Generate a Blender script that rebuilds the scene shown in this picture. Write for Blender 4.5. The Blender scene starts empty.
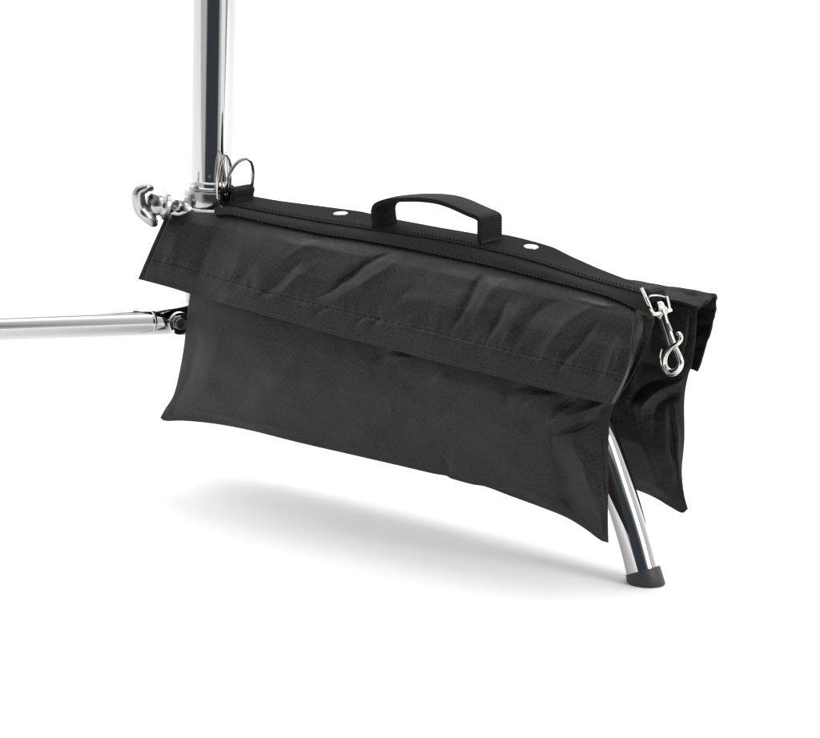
import bpy, bmesh, math, random
import numpy as np
from mathutils import Vector, Matrix, noise
R = math.radians
random.seed(4)
scene = bpy.context.scene
col = scene.collection

# ------------------------------------------------------------ camera
FPX, W0, H0 = 4000.0, 820.0, 738.0
cam_d = bpy.data.cameras.new('camera'); cam = bpy.data.objects.new('camera', cam_d); col.objects.link(cam)
cam_d.sensor_width = 36; cam_d.lens = FPX / W0 * 36
cam_d.clip_start = 0.05; cam_d.clip_end = 200
PITCH, ROLL = 13.0, 1.5
CM = Matrix.Translation((0, -2.9, 0.84)) @ Matrix.Rotation(R(90 - PITCH), 4, 'X') @ Matrix.Rotation(R(ROLL), 4, 'Z')
cam.matrix_world = CM
scene.camera = cam
scene.render.resolution_x, scene.render.resolution_y = 1024, 922

WF, WZ, WB = 0.76, 0.92, 1.05
# ------------------------------------------------------------ world: white studio, dark camera side, plus bands added to shape chrome reflections
world = bpy.data.worlds.new('World'); scene.world = world; world.use_nodes = True
nt = world.node_tree; N = nt.nodes; L = nt.links
bg = N['Background']
def mth(op, a, b=None, c=None, tree=None):
    t = tree or nt
    n = t.nodes.new('ShaderNodeMath'); n.operation = op
    for i, v in enumerate((a, b, c)):
        if v is None: continue
        if isinstance(v, (int, float)): n.inputs[i].default_value = v
        else: t.links.new(v, n.inputs[i])
    return n.outputs[0]
def sstep(x, a, b, tree=None):
    t = tree or nt
    n = t.nodes.new('ShaderNodeMapRange'); n.interpolation_type = 'SMOOTHSTEP'
    n.inputs['From Min'].default_value = a; n.inputs['From Max'].default_value = b
    t.links.new(x, n.inputs['Value']); return n.outputs[0]
tc = N.new('ShaderNodeTexCoord'); sp = N.new('ShaderNodeSeparateXYZ'); L.new(tc.outputs['Generated'], sp.inputs[0])
X, Y, Z = sp.outputs
az = mth('MULTIPLY', mth('ARCTAN2', X, mth('MULTIPLY', Y, -1)), 57.29578)
el = mth('MULTIPLY', mth('ARCSINE', Z), 57.29578)
def win(a0, a1, e0, e1, sa=2.5, se=3):
    w = mth('MULTIPLY', sstep(az, a0 - sa, a0 + sa), mth('SUBTRACT', 1, sstep(az, a1 - sa, a1 + sa)))
    h = mth('MULTIPLY', sstep(el, e0 - se, e0 + se), mth('SUBTRACT', 1, sstep(el, e1 - se, e1 + se)))
    return mth('MULTIPLY', w, h)
d1 = win(-37, 29, -60, 26, 6)
d2 = win(62, 78, -30, 40)
d3 = mth('MULTIPLY', sstep(el, 64.5, 66.5), mth('SUBTRACT', 1, sstep(el, 70, 72)))
d4 = win(29, 34.5, 3, 60, 2, 3)
b1 = win(40, 84, -25, 78, 4, 6)
dark = mth('MAXIMUM', mth('MAXIMUM', mth('MAXIMUM', d1, d4), mth('MULTIPLY', d2, 0.75)), mth('MULTIPLY', d3, 0.9))
mx = N.new('ShaderNodeMix'); mx.data_type = 'RGBA'
L.new(dark, mx.inputs['Factor']); mx.inputs['A'].default_value = (1, 1, 1, 1); mx.inputs['B'].default_value = (0.078, 0.092, 0.106, 1)
L.new(mx.outputs['Result'], bg.inputs['Color']); back = sstep(mth('ABSOLUTE', az), 85, 125)
L.new(mth('ADD', mth('ADD', WF, mth('MULTIPLY', sstep(el, 38, 60), WZ)), mth('ADD', mth('MULTIPLY', back, WB), mth('MULTIPLY', b1, 0.65))), bg.inputs['Strength'])

def area(name, loc, target, size, power, colr=(1, 1, 1)):
    l = bpy.data.lights.new(name, 'AREA'); l.shape = 'RECTANGLE'; l.size, l.size_y = size; l.energy = power; l.color = colr
    o = bpy.data.objects.new(name, l); col.objects.link(o); o.location = loc
    o.rotation_euler = (Vector(target) - Vector(loc)).to_track_quat('-Z', 'Y').to_euler()
    return o
KEY, KS, KP = (0.25, 2.4, 2.7), 2.9, 74
area('overhead_softbox', KEY, (0.02, 0.15, 0.1), (KS, KS), KP)
area('side_fill', (2.3, -1.4, 1.1), (0.1, 0.1, 0.15), (1.0, 1.3), 34)  # added fill, unseen source: lifts the back pocket and rakes the folds
scene.view_settings.view_transform = 'Standard'; scene.view_settings.look = 'None'
scene.view_settings.exposure = 0; scene.view_settings.gamma = 1
scene.render.engine = 'CYCLES'

# ------------------------------------------------------------ helpers
CI = CM.to_3x3(); CO = CM.translation
def ray(px, py):
    return CI @ Vector(((px - W0 / 2) / FPX, (H0 / 2 - py) / FPX, -1.0))
def hit(px, py, o, n):
    d = ray(px, py); return CO + d * ((o - CO).dot(n) / d.dot(n))
TH = R(40)
U = Vector((math.cos(TH), -math.sin(TH), 0)); NV = Vector((-math.sin(TH), -math.cos(TH), 0)); UP = Vector((0, 0, 1))
FOOT = hit(645, 583, Vector((0, 0, 0)), UP)
def P(px, py, n=0.0):                       # a point on the vertical plane along the right leg, n metres in front of it
    return hit(px, py, FOOT + NV * n, NV)
_p = P(212, 195); AX = Vector((_p.x, _p.y, 0))       # pole axis
def Q(px, py, dy=0.0):                      # a point on the plane through the pole, facing the camera side
    return hit(px, py, AX + Vector((0, -dy, 0)), Vector((0, 1, 0)))
WL = Vector((-math.cos(R(20)), -math.sin(R(20)), 0)); WN = Vector((WL.y, -WL.x, 0))
def LL(px, py, n=0.0): return hit(px, py, AX + WN * n, WN)
MM = 0.001

def tag(o, label=None, cat=None, group=None, kind=None):
    for k, v in (('label', label), ('category', cat), ('group', group), ('kind', kind)):
        if v: o[k] = v
    return o
def empty(name, loc, label, cat):
    o = bpy.data.objects.new(name, None); col.objects.link(o); o.location = loc; o.empty_display_size = 0.03
    return tag(o, label, cat)
def link(name, verts, faces, mat, parent=None, smooth=True, uvs=None, sharp=None):
    me = bpy.data.meshes.new(name); me.from_pydata([tuple(v) for v in verts], [], faces); me.update()
    if uvs is not None:
        lay = me.uv_layers.new(name='UVMap')
        idx = np.empty(len(me.loops), dtype=np.int32); me.loops.foreach_get('vertex_index', idx)
        lay.data.foreach_set('uv', np.asarray(uvs, dtype=np.float32)[idx].ravel())
    bm = bmesh.new(); bm.from_mesh(me); bmesh.ops.recalc_face_normals(bm, faces=bm.faces); bm.to_mesh(me); bm.free()
    me.materials.append(mat)
    me.polygons.foreach_set('use_smooth', [smooth] * len(me.polygons))
    if sharp is not None: me.set_sharp_from_angle(angle=R(sharp))
    o = bpy.data.objects.new(name, me); col.objects.link(o)
    if parent is not None:
        o.parent = parent
        if parent.type == 'EMPTY': o.matrix_parent_inverse = Matrix.Translation(-parent.location)
    return o
def cr(pts, n):                              # Catmull-Rom resample, rows of any dimension
    a = np.asarray(pts, float); m = len(a)
    a2 = np.vstack([2 * a[0] - a[1], a, 2 * a[-1] - a[-2]])
    t = np.linspace(0, m - 1 - 1e-9, n); i = t.astype(int); f = (t - i)[:, None]
    p0, p1, p2, p3 = a2[i], a2[i + 1], a2[i + 2], a2[i + 3]
    return 0.5 * (2 * p1 + (p2 - p0) * f + (2 * p0 - 5 * p1 + 4 * p2 - p3) * f ** 2 + (3 * p1 - p0 - 3 * p2 + p3) * f ** 3)
def arc(pts, n):                             # the same, then even arc length
    c = cr(pts, 400); d = np.r_[0, np.cumsum(np.linalg.norm(np.diff(c[:, :2], axis=0), axis=1))]
    t = np.linspace(0, d[-1], n)
    return np.stack([np.interp(t, d, c[:, k]) for k in range(c.shape[1])], 1)
class Mesh:
    def __init__(s): s.v = []; s.f = []
    def add(s, v, f):
        b = len(s.v); s.v += [Vector(q) for q in v]; s.f += [tuple(b + i for i in q) for q in f]; return s
    def tube(s, pts, r, seg=14, cap=True, flat=None, n=None):
        pts = [Vector(p) for p in pts]
        if n: 
            rr = r if hasattr(r, '__len__') else [r] * len(pts)
            c = cr([list(p) + [q] for p, q in zip(pts, rr)], n); pts = [Vector(q[:3]) for q in c]; r = list(c[:, 3])
        if not hasattr(r, '__len__'): r = [r] * len(pts)
        m = len(pts); T = [(pts[min(i + 1, m - 1)] - pts[max(i - 1, 0)]).normalized() for i in range(m)]
        a = T[0].orthogonal().normalized()
        if flat is not None: a = (flat[0] - T[0] * flat[0].dot(T[0])).normalized()
        v = []
        for i in range(m):
            a = (a - T[i] * a.dot(T[i])).normalized(); b = T[i].cross(a)
            ky = flat[1] if flat is not None else 1
            for k in range(seg):
                w = 2 * math.pi * k / seg
                v.append(pts[i] + (a * math.cos(w) + b * math.sin(w) * ky) * r[i])
        f = [(i * seg + k, i * seg + (k + 1) % seg, (i + 1) * seg + (k + 1) % seg, (i + 1) * seg + k) for i in range(m - 1) for k in range(seg)]
        if cap: f += [tuple(range(seg))[::-1], tuple((m - 1) * seg + k for k in range(seg))]
        return s.add(v, f)
    def lathe(s, o, ax, prof, seg=64):        # prof: (distance along ax, radius)
        ax = Vector(ax).normalized(); a = ax.orthogonal().normalized(); b = ax.cross(a); o = Vector(o); v = []
        for h, r in prof:
            for k in range(seg):
                w = 2 * math.pi * k / seg; v.append(o + ax * h + (a * math.cos(w) + b * math.sin(w)) * max(r, 1e-5))
        m = len(prof)
        f = [(i * seg + k, i * seg + (k + 1) % seg, (i + 1) * seg + (k + 1) % seg, (i + 1) * seg + k) for i in range(m - 1) for k in range(seg)]
        f += [tuple(range(seg))[::-1], tuple((m - 1) * seg + k for k in range(seg))]
        return s.add(v, f)
    def box(s, c, ex, ey, ez):                # half-extent vectors
        v = [c + ex * i + ey * j + ez * k for i in (-1, 1) for j in (-1, 1) for k in (-1, 1)]
        return s.add(v, [(0, 1, 3, 2), (4, 6, 7, 5), (0, 4, 5, 1), (2, 3, 7, 6), (0, 2, 6, 4), (1, 5, 7, 3)])
    def build(s, name, mat, parent=None, smooth=True, sharp=40, bevel=0, sub=0):
        o = link(name, s.v, s.f, mat, parent, smooth, sharp=sharp)
        if bevel:
            m = o.modifiers.new('bevel', 'BEVEL'); m.width = bevel; m.segments = 3; m.limit_method = 'ANGLE'
        if sub:
            m = o.modifiers.new('sub', 'SUBSURF'); m.levels = m.render_levels = sub
        return o

# ------------------------------------------------------------ materials
def mat(name, color, rough=0.5, metal=0.0, **kw):
    m = bpy.data.materials.new(name); m.use_nodes = True; b = m.node_tree.nodes['Principled BSDF']
    b.inputs['Base Color'].default_value = (*color, 1); b.inputs['Roughness'].default_value = rough; b.inputs['Metallic'].default_value = metal
    for k, v in kw.items(): b.inputs[k.replace('_', ' ')].default_value = v
    return m, m.node_tree, b
def nz(t, vec, scale, detail=2, rough=0.5):
    n = t.nodes.new('ShaderNodeTexNoise'); n.inputs['Scale'].default_value = scale; n.inputs['Detail'].default_value = detail
    n.inputs['Roughness'].default_value = rough; t.links.new(vec, n.inputs['Vector']); return n.outputs['Fac']
def bump(t, b, h, strength, dist):
    n = t.nodes.new('ShaderNodeBump'); n.inputs['Strength'].default_value = strength; n.inputs['Distance'].default_value = dist
    t.links.new(h, n.inputs['Height']); t.links.new(n.outputs[0], b.inputs['Normal'])
def mix_col(t, fac, a, b_):
    m = t.nodes.new('ShaderNodeMix'); m.data_type = 'RGBA'; t.links.new(fac, m.inputs['Factor'])
    m.inputs['A'].default_value = (*a, 1); m.inputs['B'].default_value = (*b_, 1); return m.outputs['Result']

# nylon cloth: fine crossing threads, slight slubs
def cloth(name, c0, c1, rough, thread=2600):
    m, t, b = mat(name, c0, rough, Specular_IOR_Level=0.22, Specular_Tint=(1.0, 0.96, 0.97, 1), Sheen_Weight=0.0, Sheen_Roughness=0.4)
    b.inputs['Sheen Tint'].default_value = (0.9, 0.88, 0.87, 1)
    uv = t.nodes.new('ShaderNodeTexCoord').outputs['UV']
    mp = t.nodes.new('ShaderNodeMapping'); t.links.new(uv, mp.inputs[0]); mp.inputs['Scale'].default_value = (1, 2.6, 1)
    mq = t.nodes.new('ShaderNodeMapping'); t.links.new(uv, mq.inputs[0]); mq.inputs['Scale'].default_value = (2.6, 1, 1)
    a = nz(t, mp.outputs[0], 330, 2, .6); c = nz(t, mq.outputs[0], 330, 2, .6)
    s = mth('ADD', a, c, tree=t)
    big = nz(t, uv, 26, 3)
    f = sstep(s, 0.78, 1.22, t)
    f2 = mth('ADD', mth('MULTIPLY', f, 0.88, tree=t), mth('MULTIPLY', big, 0.12, tree=t), tree=t)
    t.links.new(mix_col(t, f2, c0, c1), b.inputs['Base Color'])
    t.links.new(mth('ADD', mth('MULTIPLY', f, 0.14, tree=t), rough - 0.07, tree=t), b.inputs['Roughness'])
    bump(t, b, s, 0.30, 0.0006)
    return m
M_cloth = cloth('black_nylon', (0.0066, 0.0054, 0.0057), (0.0245, 0.0212, 0.0219), 0.42)
M_cloth2 = cloth('black_binding_darkened', (0.0042, 0.0032, 0.0034), (0.0150, 0.0125, 0.0128), 0.85)  # top strip's colour darkened to offset the bright light from above
M_cloth2.node_tree.nodes['Principled BSDF'].inputs['Specular IOR Level'].default_value = 0.04
M_cloth_dull = cloth('black_nylon_dulled', (0.0075, 0.0062, 0.0064), (0.0215, 0.0182, 0.0186), 0.8)  # same nylon, tone and gloss dulled against bright light on back flap, side band
M_cloth_dull.node_tree.nodes['Principled BSDF'].inputs['Specular IOR Level'].default_value = 0.12
# webbing: ribs running across, from UV.x metres
def webbing(name, c, pitch):
    m, t, b = mat(name, c, 0.8, Specular_IOR_Level=0.1, Sheen_Weight=0.0)
    uv = t.nodes.new('ShaderNodeTexCoord').outputs['UV']; s = t.nodes.new('ShaderNodeSeparateXYZ'); t.links.new(uv, s.inputs[0])
    w = mth('SINE', mth('MULTIPLY', s.outputs[0], 2 * math.pi / pitch, tree=t), tree=t)
    w2 = mth('SINE', mth('MULTIPLY', s.outputs[1], 2 * math.pi / (pitch * 1.1), tree=t), tree=t)
    g = nz(t, uv, 900, 2)
    h = mth('ADD', mth('MULTIPLY', w, .5, tree=t), mth('ADD', mth('MULTIPLY', w2, .25, tree=t), g, tree=t), tree=t)
    t.links.new(mix_col(t, sstep(h, -0.2, 1.3, t), tuple(q * .6 for q in c), tuple(q * 1.7 for q in c)), b.inputs['Base Color'])
    bump(t, b, h, 0.6, 0.0005)
    return m
M_web = webbing('black_webbing', (0.0125, 0.0112, 0.0113), 0.0021)
M_thread = mat('black_thread', (0.016, 0.015, 0.015), 0.6)[0]
M_thread_d = mat('dark_thread', (0.006, 0.006, 0.006), 0.8)[0]
def metal(name, c, rough, nscale=30, amt=0.02, bmp=0.0):
    m, t, b = mat(name, c, rough, 1.0)
    o = t.nodes.new('ShaderNodeTexCoord').outputs['Object']
    n = nz(t, o, nscale, 4, .65)
    t.links.new(mth('ADD', mth('MULTIPLY', sstep(n, .45, .75, t), amt, tree=t), rough, tree=t), b.inputs['Roughness'])
    if bmp: bump(t, b, n, bmp, 0.0006)
    return m
M_chrome = metal('chrome', (0.53, 0.53, 0.53), 0.045, 60, 0.06, 0.02)
M_cast = metal('polished_casting', (0.47, 0.46, 0.455), 0.17, 90, 0.14, 0.12)
M_nickel = metal('nickel', (0.60, 0.58, 0.55), 0.12, 300, 0.1, 0.05)
M_rivet = metal('rivet_metal', (0.40, 0.39, 0.36), 0.28, 300, 0.1)
M_bolt = metal('dark_steel', (0.22, 0.22, 0.22), 0.3, 200, 0.15)
M_rubber, t, b = mat('black_rubber', (0.016, 0.016, 0.016), 0.5)
bump(t, b, nz(t, t.nodes.new('ShaderNodeTexCoord').outputs['Object'], 700, 3), 0.25, 0.0005)
M_floor, t, b = mat('white_paper', (0.83, 0.83, 0.83), 0.95, Specular_IOR_Level=0.0)
bump(t, b, nz(t, t.nodes.new('ShaderNodeTexCoord').outputs['Object'], 400, 2), 0.05, 0.0004)

# ------------------------------------------------------------ setting: a white sweep
Mesh().add([(-9, -0.52, 0), (9, -0.52, 0), (14, 14, 0), (-14, 14, 0)], [(0, 1, 2, 3)]).build('ground', M_floor)
tag(bpy.data.objects['ground'], kind='structure')

# ------------------------------------------------------------ stand
stand = empty('light_stand', AX, 'polished chrome light stand with upright pole, wing knob and splayed tubular legs', 'light stand')
def zq(py): return Q(212, py).z
SC = (Q(236, 100) - Q(191, 100)).length / 45      # metres per target pixel at the pole
pr = 22.3 * SC
zb = zq(180)
Mesh().lathe(AX, UP, [(zb, pr), (zb + .0015, pr), (1.3, pr)], 96).build('pole', M_chrome, stand)
# drilled dimple at the foot of the pole
dc = Q(210, 174, 0); dn = (CO - dc); dn.z = 0; dn.normalize(); dn = (Matrix.Rotation(R(-7), 3, 'Z') @ dn)
Mesh().lathe(Vector((AX.x, AX.y, zq(172.5))) + dn * (pr - .002), dn, [(0, .0014), (.0023, .0014)], 16).build('pin', M_bolt, stand)
cl = Mesh()
z = lambda y: zq(y)
k = lambda px: px * SC
cl.lathe(AX, UP, [(z(190), k(21)), (z(187), k(23.6)), (z(184.5), k(24)), (z(181), k(24)), (z(179.5), k(23.2)), (z(178.6), k(22.4))], 96)
cl.build('ferrule', M_chrome, stand)
Mesh().lathe(AX, UP, [(z(204), k(26)), (z(203.5), k(28.2)), (z(202), k(28.6)), (z(190), k(28.6)), (z(188.3), k(27.8)), (z(187.7), k(24))], 96).build('collar', M_cast, stand)
hb = Mesh()
hb.lathe(AX, UP, [(z(352), k(16)), (z(350), k(24)), (z(345), k(26)), (z(290), k(26)), (z(282), k(22)), (z(262), k(22)), (z(250), k(27)), (z(222), k(30)), (z(211), k(31)), (z(206), k(30)), (z(203.5), k(27))], 96)
# clamp lug on the left of the casting
lugc = Q(180, 209, .012)
hb.tube([Q(200, 212, .004), Q(186, 210, .010), Q(178, 208.5, .012), Q(171, 210, .012)], [k(13), k(12), k(11), k(8)], 20, n=12)
hb.build('hub', M_cast, stand, sharp=50)
lg = Mesh(); c = Q(177, 205, .012 + .0105)
fr = Vector((-.65, -.75, .6)).normalized()
lg.lathe(c - fr * .004, fr, [(0, k(6.2)), (.004, k(6.2)), (.0052, k(5.4)), (.0053, k(3.4)), (.0035, k(3.2))], 32)
lg.build('bolt', M_cast, stand)
# wing knob
kn = Mesh()
A = Q(172, 206, .014); B = Q(154, 203.5, .020)
dirk = (B - A).normalized()
kn.lathe(A - dirk * .006, dirk, [(0, k(6.5)), (.010, k(6.5)), (.0101, k(12)), (.0115, k(15)), (.0145, k(15)), (.0158, k(12.5)), (.018, k(12)), (.023, k(12.5)), (.0265, k(10)), (.028, k(3))], 40)
kn.tube([Q(153, 189, .026), Q(147, 187.5, .028), Q(139.5, 191, .028), Q(138.5, 200, .027), Q(141, 209, .026), Q(147, 216, .026), Q(154, 222, .024), Q(158, 223, .024)],
        [k(2.6), k(5.8), k(7.4), k(8), k(8), k(7.4), k(6), k(2.4)], 20, flat=(Vector((1, 0, 0)), .85), n=40)
kb = kn.build('wing_knob', M_cast, stand, sharp=50)
hx = Mesh(); c = Q(151, 198, .031)
hx.lathe(c - fr * .006, fr, [(0, k(5.6)), (.0055, k(5.6)), (.0062, k(5)), (.0063, k(2.6)), (.004, k(2.4))], 6)
hx.build('hex_nut', M_bolt, kb, smooth=False)

# leg going left: chrome tube in a sleeve socket
la, lb = LL(150, 321.2), LL(-60, 328.5)
ldir = (lb - la).normalized()
lr = 0.0118
leg = Mesh().tube([la - ldir * .09, la, la + ldir * .30, lb + ldir * .05, lb + ldir * .12 + Vector((0, 0, -.02)), lb + ldir * .19 + Vector((0, 0, -.09))], lr, 48, n=60).build('leg', M_chrome, stand)
end = lb + ldir * .19 + Vector((0, 0, -.09))
Mesh().tube([end, Vector((end.x + ldir.x * .012, end.y + ldir.y * .012, 0.012))], [lr + .001, lr + .001], 32).build('rubber_foot', M_rubber, leg)
so = Mesh()
sk = lambda px: px * SC * .985
so.lathe(la, (-ldir + UP * .05).normalized(), [(-.0015, sk(12.2)), (-.0012, sk(14.2)), (0, sk(15)), (.0025, sk(15)), (.0034, sk(14.4)), (.0040, sk(14.0)), (.020, sk(16.2)), (.034, sk(18.6)), (.046, sk(22)), (.056, sk(25)), (.060, sk(22))], 72)
sock = so.build('leg_socket', M_cast if False else M_chrome, leg, sharp=35)
sc = Mesh(); c = LL(175.5, 322, .0)
wn = (CO - c); wn.z = 0; wn = (wn - ldir * wn.dot(ldir)).normalized(); wn = (wn + Vector((0, 0, .12))).normalized()
c = c + wn * sk(15)
sc.lathe(c - wn * .004, wn, [(0, k(12)), (.0052, k(12)), (.0062, k(11.2)), (.0064, k(9.2)), (.0045, k(8.8)), (.0042, k(1))], 40)
bl = sc.build('bolt_boss', M_chrome, sock, sharp=35)
sc = Mesh(); sc.lathe(c - wn * .001, wn, [(0, k(6.3)), (.0052, k(6.3)), (.0062, k(5.6)), (.0063, k(3.2)), (.0035, k(3.0))], 32)
sc.build('screw', M_bolt, sock, sharp=35)

# right leg that carries the bag: level run under the saddle, then a steep run to the floor
zt = P(560, 300).z
top_n = P(600, 332)
h0 = Vector((AX.x, AX.y, P(230, 236).z))
f1 = P(612, 425); f2 = P(646, 582)
fd = (f2 - P(633, 535)).normalized()
rl = 0.0127
line = [h0 + U * .02, P(330, 262), P(430, 290), P(500, 322), P(553, 358), P(581, 396), P(601, 437), P(619, 490), P(633.5, 536), f2 - fd * .009]
leg2 = Mesh().tube(line, rl, 64, n=80).build('leg', M_chrome, stand)
# rubber tip cut flat on the floor
seg = 48; a = fd.orthogonal().normalized(); b2 = fd.cross(a); v = []; rf = rl + .0009
s0 = f2 - fd * .0095
for off, rr in ((0, rl), (.0003, rf), (.004, rf + .0003)):
    for q in range(seg):
        w = 2 * math.pi * q / seg; v.append(s0 + fd * off + (a * math.cos(w) + b2 * math.sin(w)) * rr)
for rr, zz in ((rf + .0004, .0012), (rf - .0006, 0.0)):
    for q in range(seg):
        w = 2 * math.pi * q / seg; p = s0 + (a * math.cos(w) + b2 * math.sin(w)) * rr
        v.append(p + fd * ((zz - p.z) / fd.z))
m = Mesh(); m.add(v, [(i * seg + q, i * seg + (q + 1) % seg, (i + 1) * seg + (q + 1) % seg, (i + 1) * seg + q) for i in range(4) for q in range(seg)] + [tuple(4 * seg + q for q in range(seg))])
m.build('rubber_foot', M_rubber, leg2, sharp=50)
# third leg, behind the bag
D3 = Vector((math.cos(R(78)), math.sin(R(78)), 0)); h3 = Vector((AX.x, AX.y, P(230, 300).z))
leg3 = Mesh().tube([h3 + D3 * .02, h3 + D3 * .12, h3 + D3 * .19, h3 + D3 * .23 - UP * .03, Vector((h3.x, h3.y, .012)) + D3 * .27], rl, 32, n=50).build('leg', M_chrome, stand)
Mesh().tube([Vector((h3.x, h3.y, .02)) + D3 * .268, Vector((h3.x, h3.y, .0)) + D3 * .273], rl + .001, 32).build('rubber_foot', M_rubber, leg3)

# ------------------------------------------------------------ the saddle bag
bag = empty('sandbag', P(400, 330), 'black nylon sandbag with top handle and metal clip, hung over the stand leg', 'sandbag')
def strokes(px, py, lst):
    """px, py arrays; each stroke: (points, width px, amplitude mm). Returns metres."""
    out = np.zeros_like(px)
    wx, wy = px.copy().ravel(), py.copy().ravel()
    for i in range(len(wx)):
        q = Vector((wx[i] / 26, wy[i] / 26, 4.4)); wx[i] += 3.6 * noise.noise(q) ; wy[i] += 3.6 * noise.noise(q + Vector((9, 3, 5)))
    px, py = wx.reshape(px.shape), wy.reshape(py.shape)
    for pts, w, amp in lst:
        c = arc(pts, 28) if len(pts) > 2 else cr(pts, 28)
        m = len(c); best = np.full(px.shape, 1e9); tt = np.zeros_like(px)
        for i in range(m - 1):
            x0, y0 = c[i, :2]; x1, y1 = c[i + 1, :2]; dx, dy = x1 - x0, y1 - y0; l2 = dx * dx + dy * dy + 1e-9
            t_ = np.clip(((px - x0) * dx + (py - y0) * dy) / l2, 0, 1)
            d = np.hypot(px - x0 - t_ * dx, py - y0 - t_ * dy)
            k_ = d < best; best = np.where(k_, d, best); tt = np.where(k_, (i + t_) / (m - 1), tt)
        taper = np.sin(np.pi * np.clip(tt * .9 + .05, 0, 1)) ** 1.2
        ww = .95 * w * (.35 + .65 * taper)
        out += 1.15 * amp * MM * np.exp(-np.sqrt((best / ww) ** 2 + .06) * 1.55 + .38) * taper
    return out
def lump(px, py, scale, amp, seed):
    o = np.zeros_like(px); fl = o.ravel(); a_, b_ = px.ravel(), py.ravel()
    for i in range(len(a_)):
        fl[i] = noise.fractal(Vector((a_[i] / scale, b_[i] / scale * 1.3, seed)), .7, 2.0, 3)
    return fl.reshape(px.shape) * amp * MM
def coons(top, bot, lef, rig, nc, nr):
    T_, B_, L_, R_ = arc(top, nc), arc(bot, nc), arc(lef, nr), arc(rig, nr)
    u = np.linspace(0, 1, nc)[None, :, None]; v_ = np.linspace(0, 1, nr)[:, None, None]
    return (1 - v_) * T_[None] + v_ * B_[None] + (1 - u) * L_[:, None] + u * R_[:, None] - \
        ((1 - u) * (1 - v_) * T_[0] + u * (1 - v_) * T_[-1] + (1 - u) * v_ * B_[0] + u * v_ * B_[-1])
def sheet(g):                               # grid (nr, nc, 3: px, py, n) -> verts, faces, uvs
    nr, nc = g.shape[:2]
    v_ = [P(*q) for q in g.reshape(-1, 3)]
    f = [(i * nc + j, i * nc + j + 1, (i + 1) * nc + j + 1, (i + 1) * nc + j) for i in range(nr - 1) for j in range(nc - 1)]
    return v_, f, g.reshape(-1, 3)[:, :2] / 1000.0
def pillow(name, front, back, mt, parent):
    nr, nc = front.shape[:2]
    v1, f1_, u1 = sheet(front)
    bt = back.copy(); v2, f2_, u2 = sheet(bt)
    idx = {}
    off = len(v1); remap = []
    for i in range(nr):
        for j in range(nc):
            remap.append(i * nc + j if i in (0, nr - 1) or j in (0, nc - 1) else off + i * nc + j)
    faces = f1_ + [tuple(remap[q] for q in f_)[::-1] for f_ in f2_]
    used = sorted({q for f_ in faces for q in f_}); mp = {q: i for i, q in enumerate(used)}
    V = v1 + v2; UVs = np.vstack([u1, u2 + .37])
    return link(name, [V[q] for q in used], [tuple(mp[q] for q in f_) for f_ in faces], mt, parent, uvs=UVs[used])

def puff(t_, p=4, a_=.6): return np.clip(1 - np.abs(2 * t_ - 1) ** p, 0, 1) ** a_

# front pocket --------------------------------------------------
fp_left = [(205, 222, .026), (196, 262, .034), (189, 300, .042), (184, 345, .046), (178, 378, .047), (173, 396, .046), (165, 409, .044), (160, 418, .044)]
fp_right = [(655, 320, .024), (647, 345, .030), (634, 374, .036), (620, 396, .041), (611, 414, .044), (608.5, 445, .047), (608.5, 480, .048), (608, 515, .047), (608.5, 543, .046)]
fp_top = [(205, 222, .026), (268, 226, .026), (317, 236, .026), (360, 243, .026), (418, 254, .026), (480, 267, .026), (538, 282, .026), (597, 296, .025), (655, 320, .024)]
fp_bot = [(160, 418, .044), (166, 421, .044), (185, 421, .045), (215, 424, .045), (250, 430.5, .045), (300, 443, .045), (350, 454.5, .045), (400, 466, .045), (432, 473.5, .045), (446, 476, .045), (452, 479, .045), (472, 484.5, .045), (486, 487, .045), (510, 496, .045), (540, 507, .045), (566, 517.5, .045), (585, 529, .045), (600, 540, .045), (608.5, 543, .046)]
NC, NR = 330, 190
g = coons(fp_top, fp_bot, fp_left, fp_right, NC, NR)
u = np.linspace(0, 1, NC)[None, :] * np.ones((NR, 1)); v = np.linspace(0, 1, NR)[:, None] * np.ones((1, NC))
vb = np.clip(v, 0, 1)
prof = np.interp(vb, [0, .15, .35, .55, .7, .85, .95, 1], [0, .25, .6, .95, .92, .6, .24, 0])
bul = puff(u, 5, 1.0) * prof
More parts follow.
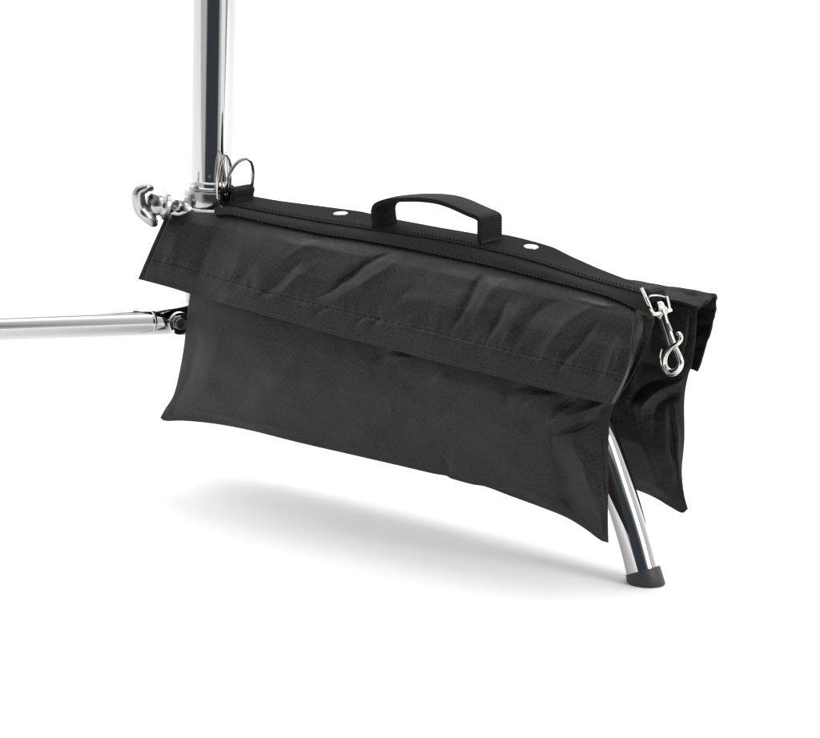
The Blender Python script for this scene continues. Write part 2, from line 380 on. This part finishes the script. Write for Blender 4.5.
pocket_strokes = [
    ([(540, 428), (566, 420), (592, 408), (606, 400)], 6, 5.0),
    ([(549, 436), (575, 430), (600, 418)], 4, -3.0),
    ([(553, 420), (560, 408), (578, 396)], 5, -3.4),
    ([(520, 412), (534, 400), (552, 392)], 5, 2.4),
    ([(572, 440), (582, 470), (596, 505), (603, 530)], 12, 4.4),
    ([(552, 432), (556, 462), (570, 500), (590, 524)], 11, -4.2),
    ([(603.5, 412), (603.3, 450), (603.2, 490), (603.5, 534)], 1.6, -1.7),
    ([(372, 362), (388, 354), (400, 350)], 6, -1.6),
    ([(384, 366), (398, 358), (415, 357)], 5, 1.2),
    ([(430, 388), (440, 379), (452, 374)], 6, 1.4),
    ([(500, 400), (515, 388), (530, 384)], 7, -1.6),
    ([(505, 410), (525, 396), (545, 392)], 6, 1.5),
    ([(212, 312), (216, 345), (206, 385), (180, 412)], 15, .9),
    ([(196, 320), (195, 350), (186, 384), (172, 408)], 9, -1.2),
    ([(176, 404), (168, 412), (164, 418)], 3, 1.2),
    ([(470, 392), (452, 404), (440, 420)], 5, -1.2), ([(600, 520), (570, 500), (545, 494)], 8, -1.6), ([(560, 512), (530, 492), (508, 486)], 7, 1.3),
    ([(195, 412), (250, 421), (310, 436)], 6, 1.0),
    ([(388, 398), (390, 408), (389, 420)], 3, .5),
    ([(470, 430), (500, 450), (530, 478)], 18, 1.8),
    ([(300, 345), (280, 380), (250, 405)], 20, 1.6),
    ([(420, 400), (400, 430), (360, 448)], 20, -1.2),
    ([(452, 476), (450, 466), (444, 455)], 4, -1.0),
]
disp = strokes(g[..., 0], g[..., 1], pocket_strokes) + lump(g[..., 0], g[..., 1], 70, 1.3, 3.1) + lump(g[..., 0], g[..., 1], 22, .12, 7.7)
edge = np.clip(np.minimum.reduce([u * NC / 6, (1 - u) * NC / 5, (1 - v) * NR / 4, v * NR / 4]), 0, 1)
fr_ = g.copy(); fr_[..., 2] += .015 * bul + disp * edge
bk = g.copy(); bk[..., 2] -= (.018 * bul)
front_pocket = pillow('front_pocket', fr_, bk, M_cloth, bag)
def pocket_n(px, py):
    d = np.hypot(fr_[..., 0] - px, fr_[..., 1] - py); i = np.unravel_index(np.argmin(d), d.shape); return fr_[i][2]

# back pocket ---------------------------------------------------
bp_right = [(697, 309, -.026), (696, 335, -.030), (692.5, 362, -.034), (688, 377, -.038), (684.5, 400, -.042), (684.5, 440, -.045), (682, 470, -.046), (684, 493, -.046), (688, 509, -.046)]
bp_left = [(285, 208, -.026), (272, 250, -.032), (262, 300, -.04), (255, 340, -.045), (245, 380, -.045), (237, 394, -.045)]
bp_top = [(285, 208, -.026), (400, 232, -.026), (500, 250, -.024), (600, 280, -.024), (655, 298, -.024), (680, 304, -.025), (697, 309, -.026)]
bp_bot = [(237, 394, -.045), (300, 402, -.045), (400, 428, -.045), (500, 452, -.045), (560, 468, -.045), (600, 478, -.045), (636, 490, -.045), (655, 498, -.045), (670, 507, -.045), (682, 513, -.045), (688, 509, -.046)]
NC2, NR2 = 330, 180
g2 = coons(bp_top, bp_bot, bp_left, bp_right, NC2, NR2)
u2 = np.linspace(0, 1, NC2)[None, :] * np.ones((NR2, 1)); v2 = np.linspace(0, 1, NR2)[:, None] * np.ones((1, NC2))
prof2 = np.interp(v2, [0, .15, .33, .42, .55, .75, .93, 1], [0, .1, .16, .42, .85, .8, .3, 0])
bul2 = puff(u2, 6, 1.0) * prof2
st2 = [
    ([(641, 425), (641, 407), (650, 395), (668, 386), (688, 378)], 7, 3.2),
    ([(634, 420), (632, 402), (642, 386), (664, 378)], 7, -3.0),
    ([(655, 440), (656, 412), (668, 398), (682, 392)], 9, -2.4),
    ([(668, 398), (672, 430), (676, 470), (682, 500)], 3, -2.6),
    ([(676, 400), (679, 435), (678, 470), (684, 500)], 3, 1.4),
    ([(640, 440), (650, 465), (660, 490)], 12, 2.0),
    ([(650, 330), (640, 360), (628, 390)], 6, 2.2),
    ([(690, 312), (688, 340), (685, 365)], 2.5, -1.5),
    ([(640, 320), (665, 345), (684, 372)], 9, -2.0),
]
d2_ = strokes(g2[..., 0], g2[..., 1], st2) + lump(g2[..., 0], g2[..., 1], 45, 1.2, 13.1)
e2 = np.clip(np.minimum.reduce([u2 * NC2 / 6, (1 - u2) * NC2 / 5, (1 - v2) * NR2 / 4, v2 * NR2 / 4]), 0, 1)
f2g = g2.copy(); f2g[..., 2] += .017 * bul2 + d2_ * e2
b2g = g2.copy(); b2g[..., 2] -= .018 * bul2
pillow('back_pocket', f2g, b2g, M_cloth, bag)

# front flap ----------------------------------------------------
rowB = [(168, 210), (196, 212), (222, 213.5), (268, 222.5), (317, 232.5), (360, 239.3), (418, 250), (480, 263), (538, 277), (585, 289), (615, 298), (636, 308)]
rowM1 = [(160.5, 227), (188, 231), (218, 238), (262, 249), (312, 259), (357, 268), (412, 281), (472, 294), (528, 308), (580, 320), (612, 328), (632, 331)]
rowM2 = [(149, 253), (178, 259), (207, 267), (256, 282), (306, 294), (353, 305), (406, 317), (461, 330), (514, 343), (564, 355), (603, 364), (627, 369)]
rowE = [(138, 279), (168, 287), (196, 295.5), (250, 311), (300, 325), (350, 339), (400, 352), (450, 365), (500, 377.5), (548, 390), (585, 399), (611, 404.5)]
rowB = [(x_, y_ - (2.5 if x_ > 225 else 0)) for x_, y_ in rowB]
NCf, NRf = 420, 130
ctrl = [rowB, rowM1, rowM2, rowE]
cols = [arc(r_, NCf) if False else cr(r_, NCf) for r_ in ctrl]
cg = np.stack([cr(np.stack([c_[j] for c_ in cols]), NRf) for j in range(NCf)], 1)   # (NRf, NCf, 2)
vf = np.linspace(0, 1, NRf)[:, None] * np.ones((1, NCf)); uf = np.linspace(0, 1, NCf)[None] * np.ones((NRf, 1))
base = np.zeros((NRf, NCf))
nb = .0262
# how far the pocket pushes the flap's lower edge out
px_e = cg[-1, :, 0]; edge_n = np.array([pocket_n(cg[-1, j, 0], cg[-1, j, 1]) for j in range(NCf)])
edge_n = np.convolve(np.pad(edge_n, 15, 'edge'), np.ones(31) / 31, 'valid') + .0078
fade = np.clip((px_e - 185) / 40, 0, 1); edge_n = edge_n * fade + .049 * (1 - fade)
fe = np.interp(vf, [0, .2, .5, .8, 1], [0, .34, .72, .94, 1])
base = nb + (edge_n[None] - nb) * fe
flap_strokes = [
    ([(258, 262), (240, 280), (228, 300)], 14, -1.8),
    ([(222, 222), (206, 250), (196, 282)], 12, -2.0),
    ([(185, 222), (172, 255), (164, 280)], 12, 1.4),
    ([(296, 240), (340, 236), (385, 243)], 5, -.8),
    ([(390, 251), (368, 263), (342, 281), (319, 299)], 3.2, -3.6),
    ([(396, 262), (372, 276), (346, 292), (322, 306)], 10, 2.4),
    ([(303, 263), (284, 276), (268, 288), (254, 299)], 6, -2.6),
    ([(318, 262), (296, 278), (276, 294), (262, 306)], 9, 1.4),
    ([(331, 306), (320, 312), (307, 320)], 3.5, -1.6),
    ([(366, 316), (358, 323), (348, 331)], 3, -1.5),
    ([(383, 318), (374, 327), (368, 334)], 3, -1.2),
    ([(487, 272), (476, 284), (467, 302), (453, 331)], 4.5, -3.6),
    ([(505, 276), (492, 290), (482, 308), (470, 332)], 10, 2.2),
    ([(508, 300), (500, 318), (487, 342)], 4.5, -2.6),
    ([(524, 300), (514, 320), (502, 344)], 9, 1.6),
    ([(415, 283), (402, 296), (392, 308)], 8, -1.0),
    ([(436, 300), (425, 318), (414, 334)], 12, -1.0),
    ([(330, 238), (300, 250), (282, 262)], 7, 1.0),
    ([(470, 264), (500, 274), (540, 282)], 5, -.9),
    ([(592, 306), (566, 322), (548, 346), (536, 368)], 12, 2.2),
    ([(600, 322), (585, 336), (568, 358), (556, 380)], 6, -3.0),
    ([(622, 334), (612, 356), (598, 384)], 8, 2.4),
    ([(560, 300), (530, 318), (512, 346)], 10, -2.0),
    ([(630, 306), (600, 304), (570, 296)], 5, 1.2),
    ([(262, 226), (300, 246), (340, 248)], 8, 1.0),
    ([(395, 330), (375, 318), (340, 312)], 8, -1.0),
]
fdp = strokes(cg[..., 0], cg[..., 1], flap_strokes) + lump(cg[..., 0], cg[..., 1], 70, 1.6, 23.3) + lump(cg[..., 0], cg[..., 1], 20, .12, 2.2)
wt = np.clip(vf / .14, 0, 1) * np.clip((1 - vf) / .25, .22, 1)
# sewn hem: a fold line parallel to the edge
pk_ = np.array([noise.fractal(Vector((cg[-1, j, 0] / 5.5, 1.7, 8.8)), .6, 2.0, 3) for j in range(NCf)])[None]
pk2 = np.array([noise.fractal(Vector((cg[-1, j, 0] / 8.5, 5.7, 2.8)), .6, 2.0, 3) for j in range(NCf)])[None]
fdp = fdp + .45 * MM * pk_ * np.exp(-((vf - .72) / .09) ** 2) + .6 * MM * pk2 * np.exp(-((vf - .08) / .09) ** 2) + .8 * MM * pk2 * np.exp(-((vf - 1) / .1) ** 2)
hem = -1.0 * MM * np.exp(-((vf - .74) / .012) ** 2) - 1.0 * MM * np.exp(-((uf - .012) / .003) ** 2)
fg = np.dstack([cg, base + fdp * wt + hem])
# side return of the hem at the right end
ret_px = np.array([(655, 316.5), (651, 326), (645, 337), (639, 350), (632, 366), (626, 380), (620, 393), (614.5, 403)])
ret = arc(ret_px, NRf)
t6 = np.array([.12, .35, .65, 1.0])
extra = np.zeros((NRf, 4, 3))
for j, t_ in enumerate(t6):
    extra[:, j, 0] = fg[:, -1, 0] * (1 - t_) + ret[:, 0] * t_
    extra[:, j, 1] = fg[:, -1, 1] * (1 - t_) + ret[:, 1] * t_
    extra[:, j, 2] = fg[:, -1, 2] - .010 * t_ ** .7 * (1 - .6 * vf[:, 0])
fg = np.concatenate([fg, extra], 1)
vv, ff, uu = sheet(fg)
ff_o = link('front_flap', vv, ff, M_cloth, bag, uvs=uu + .11)
md = ff_o.modifiers.new('thickness', 'SOLIDIFY'); md.thickness = .0016; md.offset = -1

# back flap -----------------------------------------------------
bf0 = [(285, 207, -.022), (400, 229, -.022), (500, 244, -.022), (600, 277, -.022), (655, 299, -.022), (678, 303.5, -.023), (697.5, 309.5, -.024)]
bf1 = [(289, 212, -.036), (400, 230, -.036), (500, 247, -.036), (600, 277, -.036), (660, 292, -.037), (690, 298, -.038), (709, 301.5, -.038)]
bf2 = [(292, 214, -.050), (402, 231, -.050), (502, 249, -.050), (602, 278, -.050), (664, 289.3, -.050), (694, 293.8, -.050), (716.5, 297.6, -.050)]
bf3 = [(285, 235, -.062), (400, 250, -.062), (500, 270, -.062), (600, 300, -.062), (656, 315, -.062), (688, 322, -.062), (710.5, 325, -.060)]
bf4 = [(275, 285, -.068), (390, 300, -.070), (490, 318, -.070), (590, 340, -.070), (645, 355, -.070), (678, 366, -.069), (698, 372, -.067)]
cols = [cr(r_, 200) for r_ in (bf0, bf1, bf2, bf3, bf4)]
bg_ = np.stack([cr(np.stack([c_[j] for c_ in cols]), 70) for j in range(200)], 1)
bg_[..., 2] += lump(bg_[..., 0], bg_[..., 1], 22, 2.6, 33.3)
sag = np.linspace(0, 1, 70)[:, None] ** 2
bg_[..., 1] += sag * 1.6 * np.sin(bg_[..., 0] / 7.0 + 1.2) + sag * .8 * np.sin(bg_[..., 0] / 3.1)
bg_[..., 0] += 1.1 * np.sin(np.linspace(0, 11, 70))[:, None] * np.linspace(0, 1, 200)[None] ** 8
vv, ff, uu = sheet(bg_)
o = link('back_flap', vv, ff, M_cloth_dull, bag, uvs=uu + .23)
md = o.modifiers.new('thickness', 'SOLIDIFY'); md.thickness = .0022; md.offset = 1

# top band between the two seams, and the flat top strip --------
rowA = [(217, 209.5), (229, 206), (268, 213.5), (317, 222.5), (360, 229), (400, 235), (438, 241), (480, 249.2), (510, 256), (538.5, 264), (577.6, 277), (616.6, 288), (640, 294), (652, 299)]
rowB2 = [(214, 215), (229, 213.8), (268, 222.6), (317, 232.8), (360, 239.6), (400, 246.5), (438, 254.5), (480, 263.2), (510, 270.2), (538.5, 277.6), (577.6, 287.6), (610, 297), (636, 308.6), (653, 316.6)]
rowS = [(228, 199), (250, 197), (278, 202), (317, 207), (360, 212.6), (392, 220), (438, 228.6), (480, 235.8), (503, 235.6), (519, 239), (538.5, 244.2), (554, 249), (568, 256.5), (597, 269.5), (616.6, 277.2), (636, 284.4), (650, 289)]
def by_x(r_, xs): a_ = np.array(r_, float); return np.interp(xs, a_[:, 0], a_[:, 1])
def band(name, lo, hi, nlo, nhi, n_rows, bulge, mt, xs, thick, lumpy=.4, uvweb=False, droop=None):
    gl = np.zeros((n_rows, len(xs[0]), 3))
    xl, xh = xs
    yl, yh = by_x(lo, xl), by_x(hi, xh)
    ker = np.ones(9) / 9
    for q, (xx, yy) in enumerate(((xl, yl), (xh, yh))):
        s_ = np.convolve(np.pad(yy, 4, 'edge'), ker, 'valid'); s_[:5] = yy[:5]; s_[-5:] = yy[-5:]
        if q: yh = s_
        else: yl = s_
    for i in range(n_rows):
        t_ = i / (n_rows - 1)
        gl[i, :, 0] = xl * (1 - t_) + xh * t_; gl[i, :, 1] = yl * (1 - t_) + yh * t_
        gl[i, :, 2] = nlo + (nhi - nlo) * t_ + bulge * math.sin(math.pi * t_)
    gl[..., 2] += lump(gl[..., 0], gl[..., 1], 30, lumpy, 5.5)
    vv, ff, uu = sheet(gl)
    if uvweb:
        uu = np.stack([gl[..., 0].ravel() / 1000, gl[..., 2].ravel()], 1)
    o = link(name, vv, ff, mt, bag, uvs=uu)
    md = o.modifiers.new('thickness', 'SOLIDIFY'); md.thickness = thick; md.offset = 0
    return o, gl
xa = np.linspace(215, 641, 300); xb_ = np.linspace(214, 653, 300)
band('side_band', rowA, rowB2, .0205, .0300, 16, .0009, M_cloth_dull, (xa, xb_), .0014)
xs_ = np.linspace(229, 643, 320); xs2 = np.linspace(250, 650, 320)
strip, sg = band('top_strip', rowA, rowS, .0212, -.0215, 22, .0, M_cloth2, (xs_, xs2), .0026, .25, True)

# stitching -----------------------------------------------------
def stitch(name, pts, n, pitch, ln, w, mt, lift=0.0, zig=0.0):
    c = arc(pts, 600); Ls = np.r_[0, np.cumsum(np.linalg.norm(np.diff(c[:, :2], axis=0), axis=1))]
    m = Mesh(); t_ = 0; q = 0
    while t_ + ln < Ls[-1]:
        z_ = zig * (1 if q % 2 else -1)
        a_ = [np.interp(t_, Ls, c[:, k_]) for k_ in range(2)]; b_ = [np.interp(t_ + ln, Ls, c[:, k_]) for k_ in range(2)]
        na = n if not callable(n) else n(a_[0], a_[1]); nb_ = n if not callable(n) else n(b_[0], b_[1])
        p, r_ = P(a_[0], a_[1] - z_, na), P(b_[0], b_[1] + z_, nb_); mid = (p + r_) / 2 + NV * (w * .5) + UP * lift
        m.tube([p, mid, r_], [w * .5, w, w * .5], 6)
        t_ += pitch; q += 1
    return m.build(name, mt, bag)
A2 = [(x_, y_ - 3.2) for x_, y_ in rowA[1:]]
stitch('stitching', A2, .0150, 3.6, 2.2, .0006, M_thread_d, .0016, .8)
stitch('stitching', [(x_, y_) for x_, y_ in rowB2], .0305, 4.0, 2.9, .00055, M_thread_d, 0.0004)
stitch('stitching', [(603.6, 408), (603.3, 440), (603.0, 480), (603.2, 515), (603.6, 534)], lambda x_, y_: pocket_n(x_, y_) + .0002, 4.2, 3.0, .0005, M_thread_d)
# top stitch of the flap hem, following the flap's own surface
def on_flap(row, j0, j1, name, mt, w=.0004, pitch=5, ln=3):
    m = Mesh(); q = j0
    while q + ln < j1:
        a_, b_ = Vector(P(*fg[row, q])), Vector(P(*fg[row, q + ln])); mid = (a_ + b_) / 2 + NV * .0006
        m.tube([a_, mid, b_], [w * .6, w, w * .6], 6); q += pitch
    return m.build(name, mt, ff_o)
on_flap(int(NRf * .74), 8, NCf - 4, 'hem_stitching', M_thread_d)
on_flap(NRf - 6, 4, NCf - 4, 'edge_stitching', M_thread)

# rivets --------------------------------------------------------
for (px, py) in ((340.5, 215.8), (531.5, 248.9)):
    d = np.hypot(sg[..., 0] - px, sg[..., 1] - py); i, j = np.unravel_index(np.argmin(d), d.shape)
    c = P(*sg[i, j]); e1 = P(*sg[i, j + 6]) - P(*sg[i, j - 6]); e2 = P(*sg[i + 2, j]) - P(*sg[i - 2, j])
    ax = e1.cross(e2).normalized(); ax = ax if ax.z > 0 else -ax
    rv = Mesh().lathe(c + ax * .0008, ax, [(0, .0059), (.0009, .0059), (.0012, .0055), (.0009, .0048), (.0009, .0044), (.0016, .0036), (.0020, .0018), (.0021, .0005)], 36)
    rv.build('rivet', M_rivet, bag, sharp=60)

# handle --------------------------------------------------------
hp = [(373.5, 229), (372.5, 219), (372.2, 210), (375, 203.5), (383, 199.5), (393, 198), (407, 197.3), (420, 197.6), (434, 199.6), (447, 203.6), (458, 208), (468, 212.2), (476, 215.5), (480.2, 219.5), (480.6, 228), (481, 240), (483, 244)]
c = arc(hp, 130); F = [P(q[0], q[1], .013) for q in c]
prot = [NV * -.026] * len(F)
hv, hf, hu = [], [], []; NWd = 12; acc = 0
for i, p in enumerate(F):
    if i: acc += (F[i] - F[i - 1]).length
    s_ = acc / .2
    wob = .0030 * math.sin(acc * 42 + .6) + .0012 * math.sin(acc * 120)
    for q in range(NWd):
        t_ = q / (NWd - 1)
        hv.append(p + NV * (-.026 * t_ + wob * .4) + UP * (.0006 * math.sin(math.pi * t_)))
        hu.append((acc, t_ * .026))
hf = [(i * NWd + q, i * NWd + q + 1, (i + 1) * NWd + q + 1, (i + 1) * NWd + q) for i in range(len(F) - 1) for q in range(NWd - 1)]
o = link('handle', hv, hf, M_web, bag, uvs=np.array(hu))
md = o.modifiers.new('thickness', 'SOLIDIFY'); md.thickness = .0036; md.offset = -1
md = o.modifiers.new('bevel', 'BEVEL'); md.width = .0008; md.segments = 2; md.limit_method = 'ANGLE'; md.angle_limit = R(60)

# left ring tab with two D-rings --------------------------------
tb = Mesh()
tp = [(236, 206), (226, 203), (222.5, 197), (224, 191), (231, 188), (240, 189.5), (246, 197), (252, 204)]
def ribbon(pts, n0, n1, thick, mt, name, nn=50):
    c = arc(pts, nn); vv_, uu_ = [], []; acc_ = 0; K = 8; prev = None
    for q in c:
        p = P(q[0], q[1], n0)
        if prev: acc_ += (p - prev).length
        prev = p
        for k_ in range(K):
            t_ = k_ / (K - 1); vv_.append(p + NV * ((n1 - n0) * t_)); uu_.append((acc_, t_ * abs(n1 - n0)))
    ff_ = [(i * K + k_, i * K + k_ + 1, (i + 1) * K + k_ + 1, (i + 1) * K + k_) for i in range(nn - 1) for k_ in range(K - 1)]
    o_ = link(name, vv_, ff_, mt, bag, uvs=np.array(uu_))
    md_ = o_.modifiers.new('thickness', 'SOLIDIFY'); md_.thickness = thick; md_.offset = 0
    return o_
ribbon([(234, 209), (227, 207.5), (221.5, 203), (219.5, 196), (222.5, 191), (229, 189.5), (232.5, 192), (231.5, 199), (233, 206), (238, 209)], .012, -.013, .003, M_web, 'ring_tab')
r1 = Mesh().tube([P(*q) for q in [(226, 198, .006), (225.5, 190, .007), (227.5, 180, .007), (231.5, 170, .004), (238, 162, 0), (245.5, 158.6, -.004), (251, 161.5, -.008), (253.3, 170, -.011), (252.8, 180, -.012), (251, 190, -.012), (246, 197, -.010)]], .00155, 16, n=70)
r1.build('ring', M_nickel, bag)
r2 = Mesh().tube([P(*q) for q in [(218, 198, .014), (217.4, 186, .016), (218.5, 172, .016), (221.5, 160, .014), (225.5, 154.6, .012), (228.8, 158.5, .008), (230.5, 167, .004), (230.2, 178, .002), (229, 190, .002), (226, 197, .004)]], .0013, 16, n=70)
r2.build('ring', M_nickel, bag)

# right snap hook ----------------------------------------------
ribbon([(630, 291), (638, 291.5), (644, 291), (648, 294), (648, 299), (643, 303), (636, 302)], .004, -.015, .0028, M_web, 'hook_tab')
hk = Mesh()
H = lambda x_, y_, n=.004: P(x_, y_, n)
pxm = .00077
hk.tube([H(663, 312), H(665.5, 321), H(669.5, 333), (H(674.5, 346)), H(679, 356), H(680.8, 363), H(678, 369.5), H(671.5, 371.5), H(665.5, 367, .005), H(664.5, 359.5, .006), H(667.5, 352, .0075), H(672.5, 346.5, .009), H(678, 343.2, .009), H(680.8, 338.5, .0085), H(679.5, 334, .008), H(676.5, 333.6, .008)],
        [3.2 * pxm, 3.1 * pxm, 3.0 * pxm, 2.7 * pxm, 2.9 * pxm, 3.1 * pxm, 3.2 * pxm, 3.0 * pxm, 2.8 * pxm, 2.7 * pxm, 2.4 * pxm, 2.2 * pxm, 2.2 * pxm, 2.3 * pxm, 2.1 * pxm, 1.2 * pxm], 16, n=110)
hook = hk.build('snap_hook', M_nickel, bag)
gt = Mesh()
gt.tube([H(659.5, 317, .004), H(664, 331, .004), H(669, 346, .004)], [1.5 * pxm, 1.4 * pxm, 1.1 * pxm], 12, n=12)
gt.tube([H(668, 323, .010), H(671, 331, .010)], [1.5 * pxm, 1.7 * pxm], 12)
gt.tube([H(661.5, 349, .002), H(660, 357, .001), H(661.5, 366, .001), H(666.5, 373.4, .001), H(673.5, 375.4, .001), H(679, 372, .001)], 1.0 * pxm, 12, n=40)
gt.build('gate', M_nickel, hook)
sw = Mesh()
sw.tube([H(641.5, 288.5, .024), H(646, 298, .026), H(651, 309.5, .024), H(653.5, 313.5, .020)], [1.7 * pxm, 1.9 * pxm, 1.9 * pxm, 1.7 * pxm], 14, n=20)
sw.tube([H(666.8, 296.5, -.008), H(668.5, 304, -.006), H(670, 311, -.004)], [1.3 * pxm, 1.6 * pxm, 1.5 * pxm], 14, n=16)
sw.tube([H(650, 314, .021), H(656, 314.2, .014), H(663, 312.5, .003), H(671.5, 310, -.004)], [1.3 * pxm, 2.1 * pxm, 2.3 * pxm, 1.6 * pxm], 14, n=20)
sw.lathe(H(661, 311, .003), (UP * .96 + U * -.28), [(-.006, .0022), (-.003, .0048), (-.001, .0052), (.0015, .0052), (.0035, .0036), (.006, .0030), (.0072, .0018)], 32)
sw.tube([H(647, 299, .010), H(651, 296, .008), H(658, 295.5, .002), H(666, 297.5, -.008)], .9 * pxm, 10, n=20)
sw.build('swivel', M_nickel, hook, sharp=50)
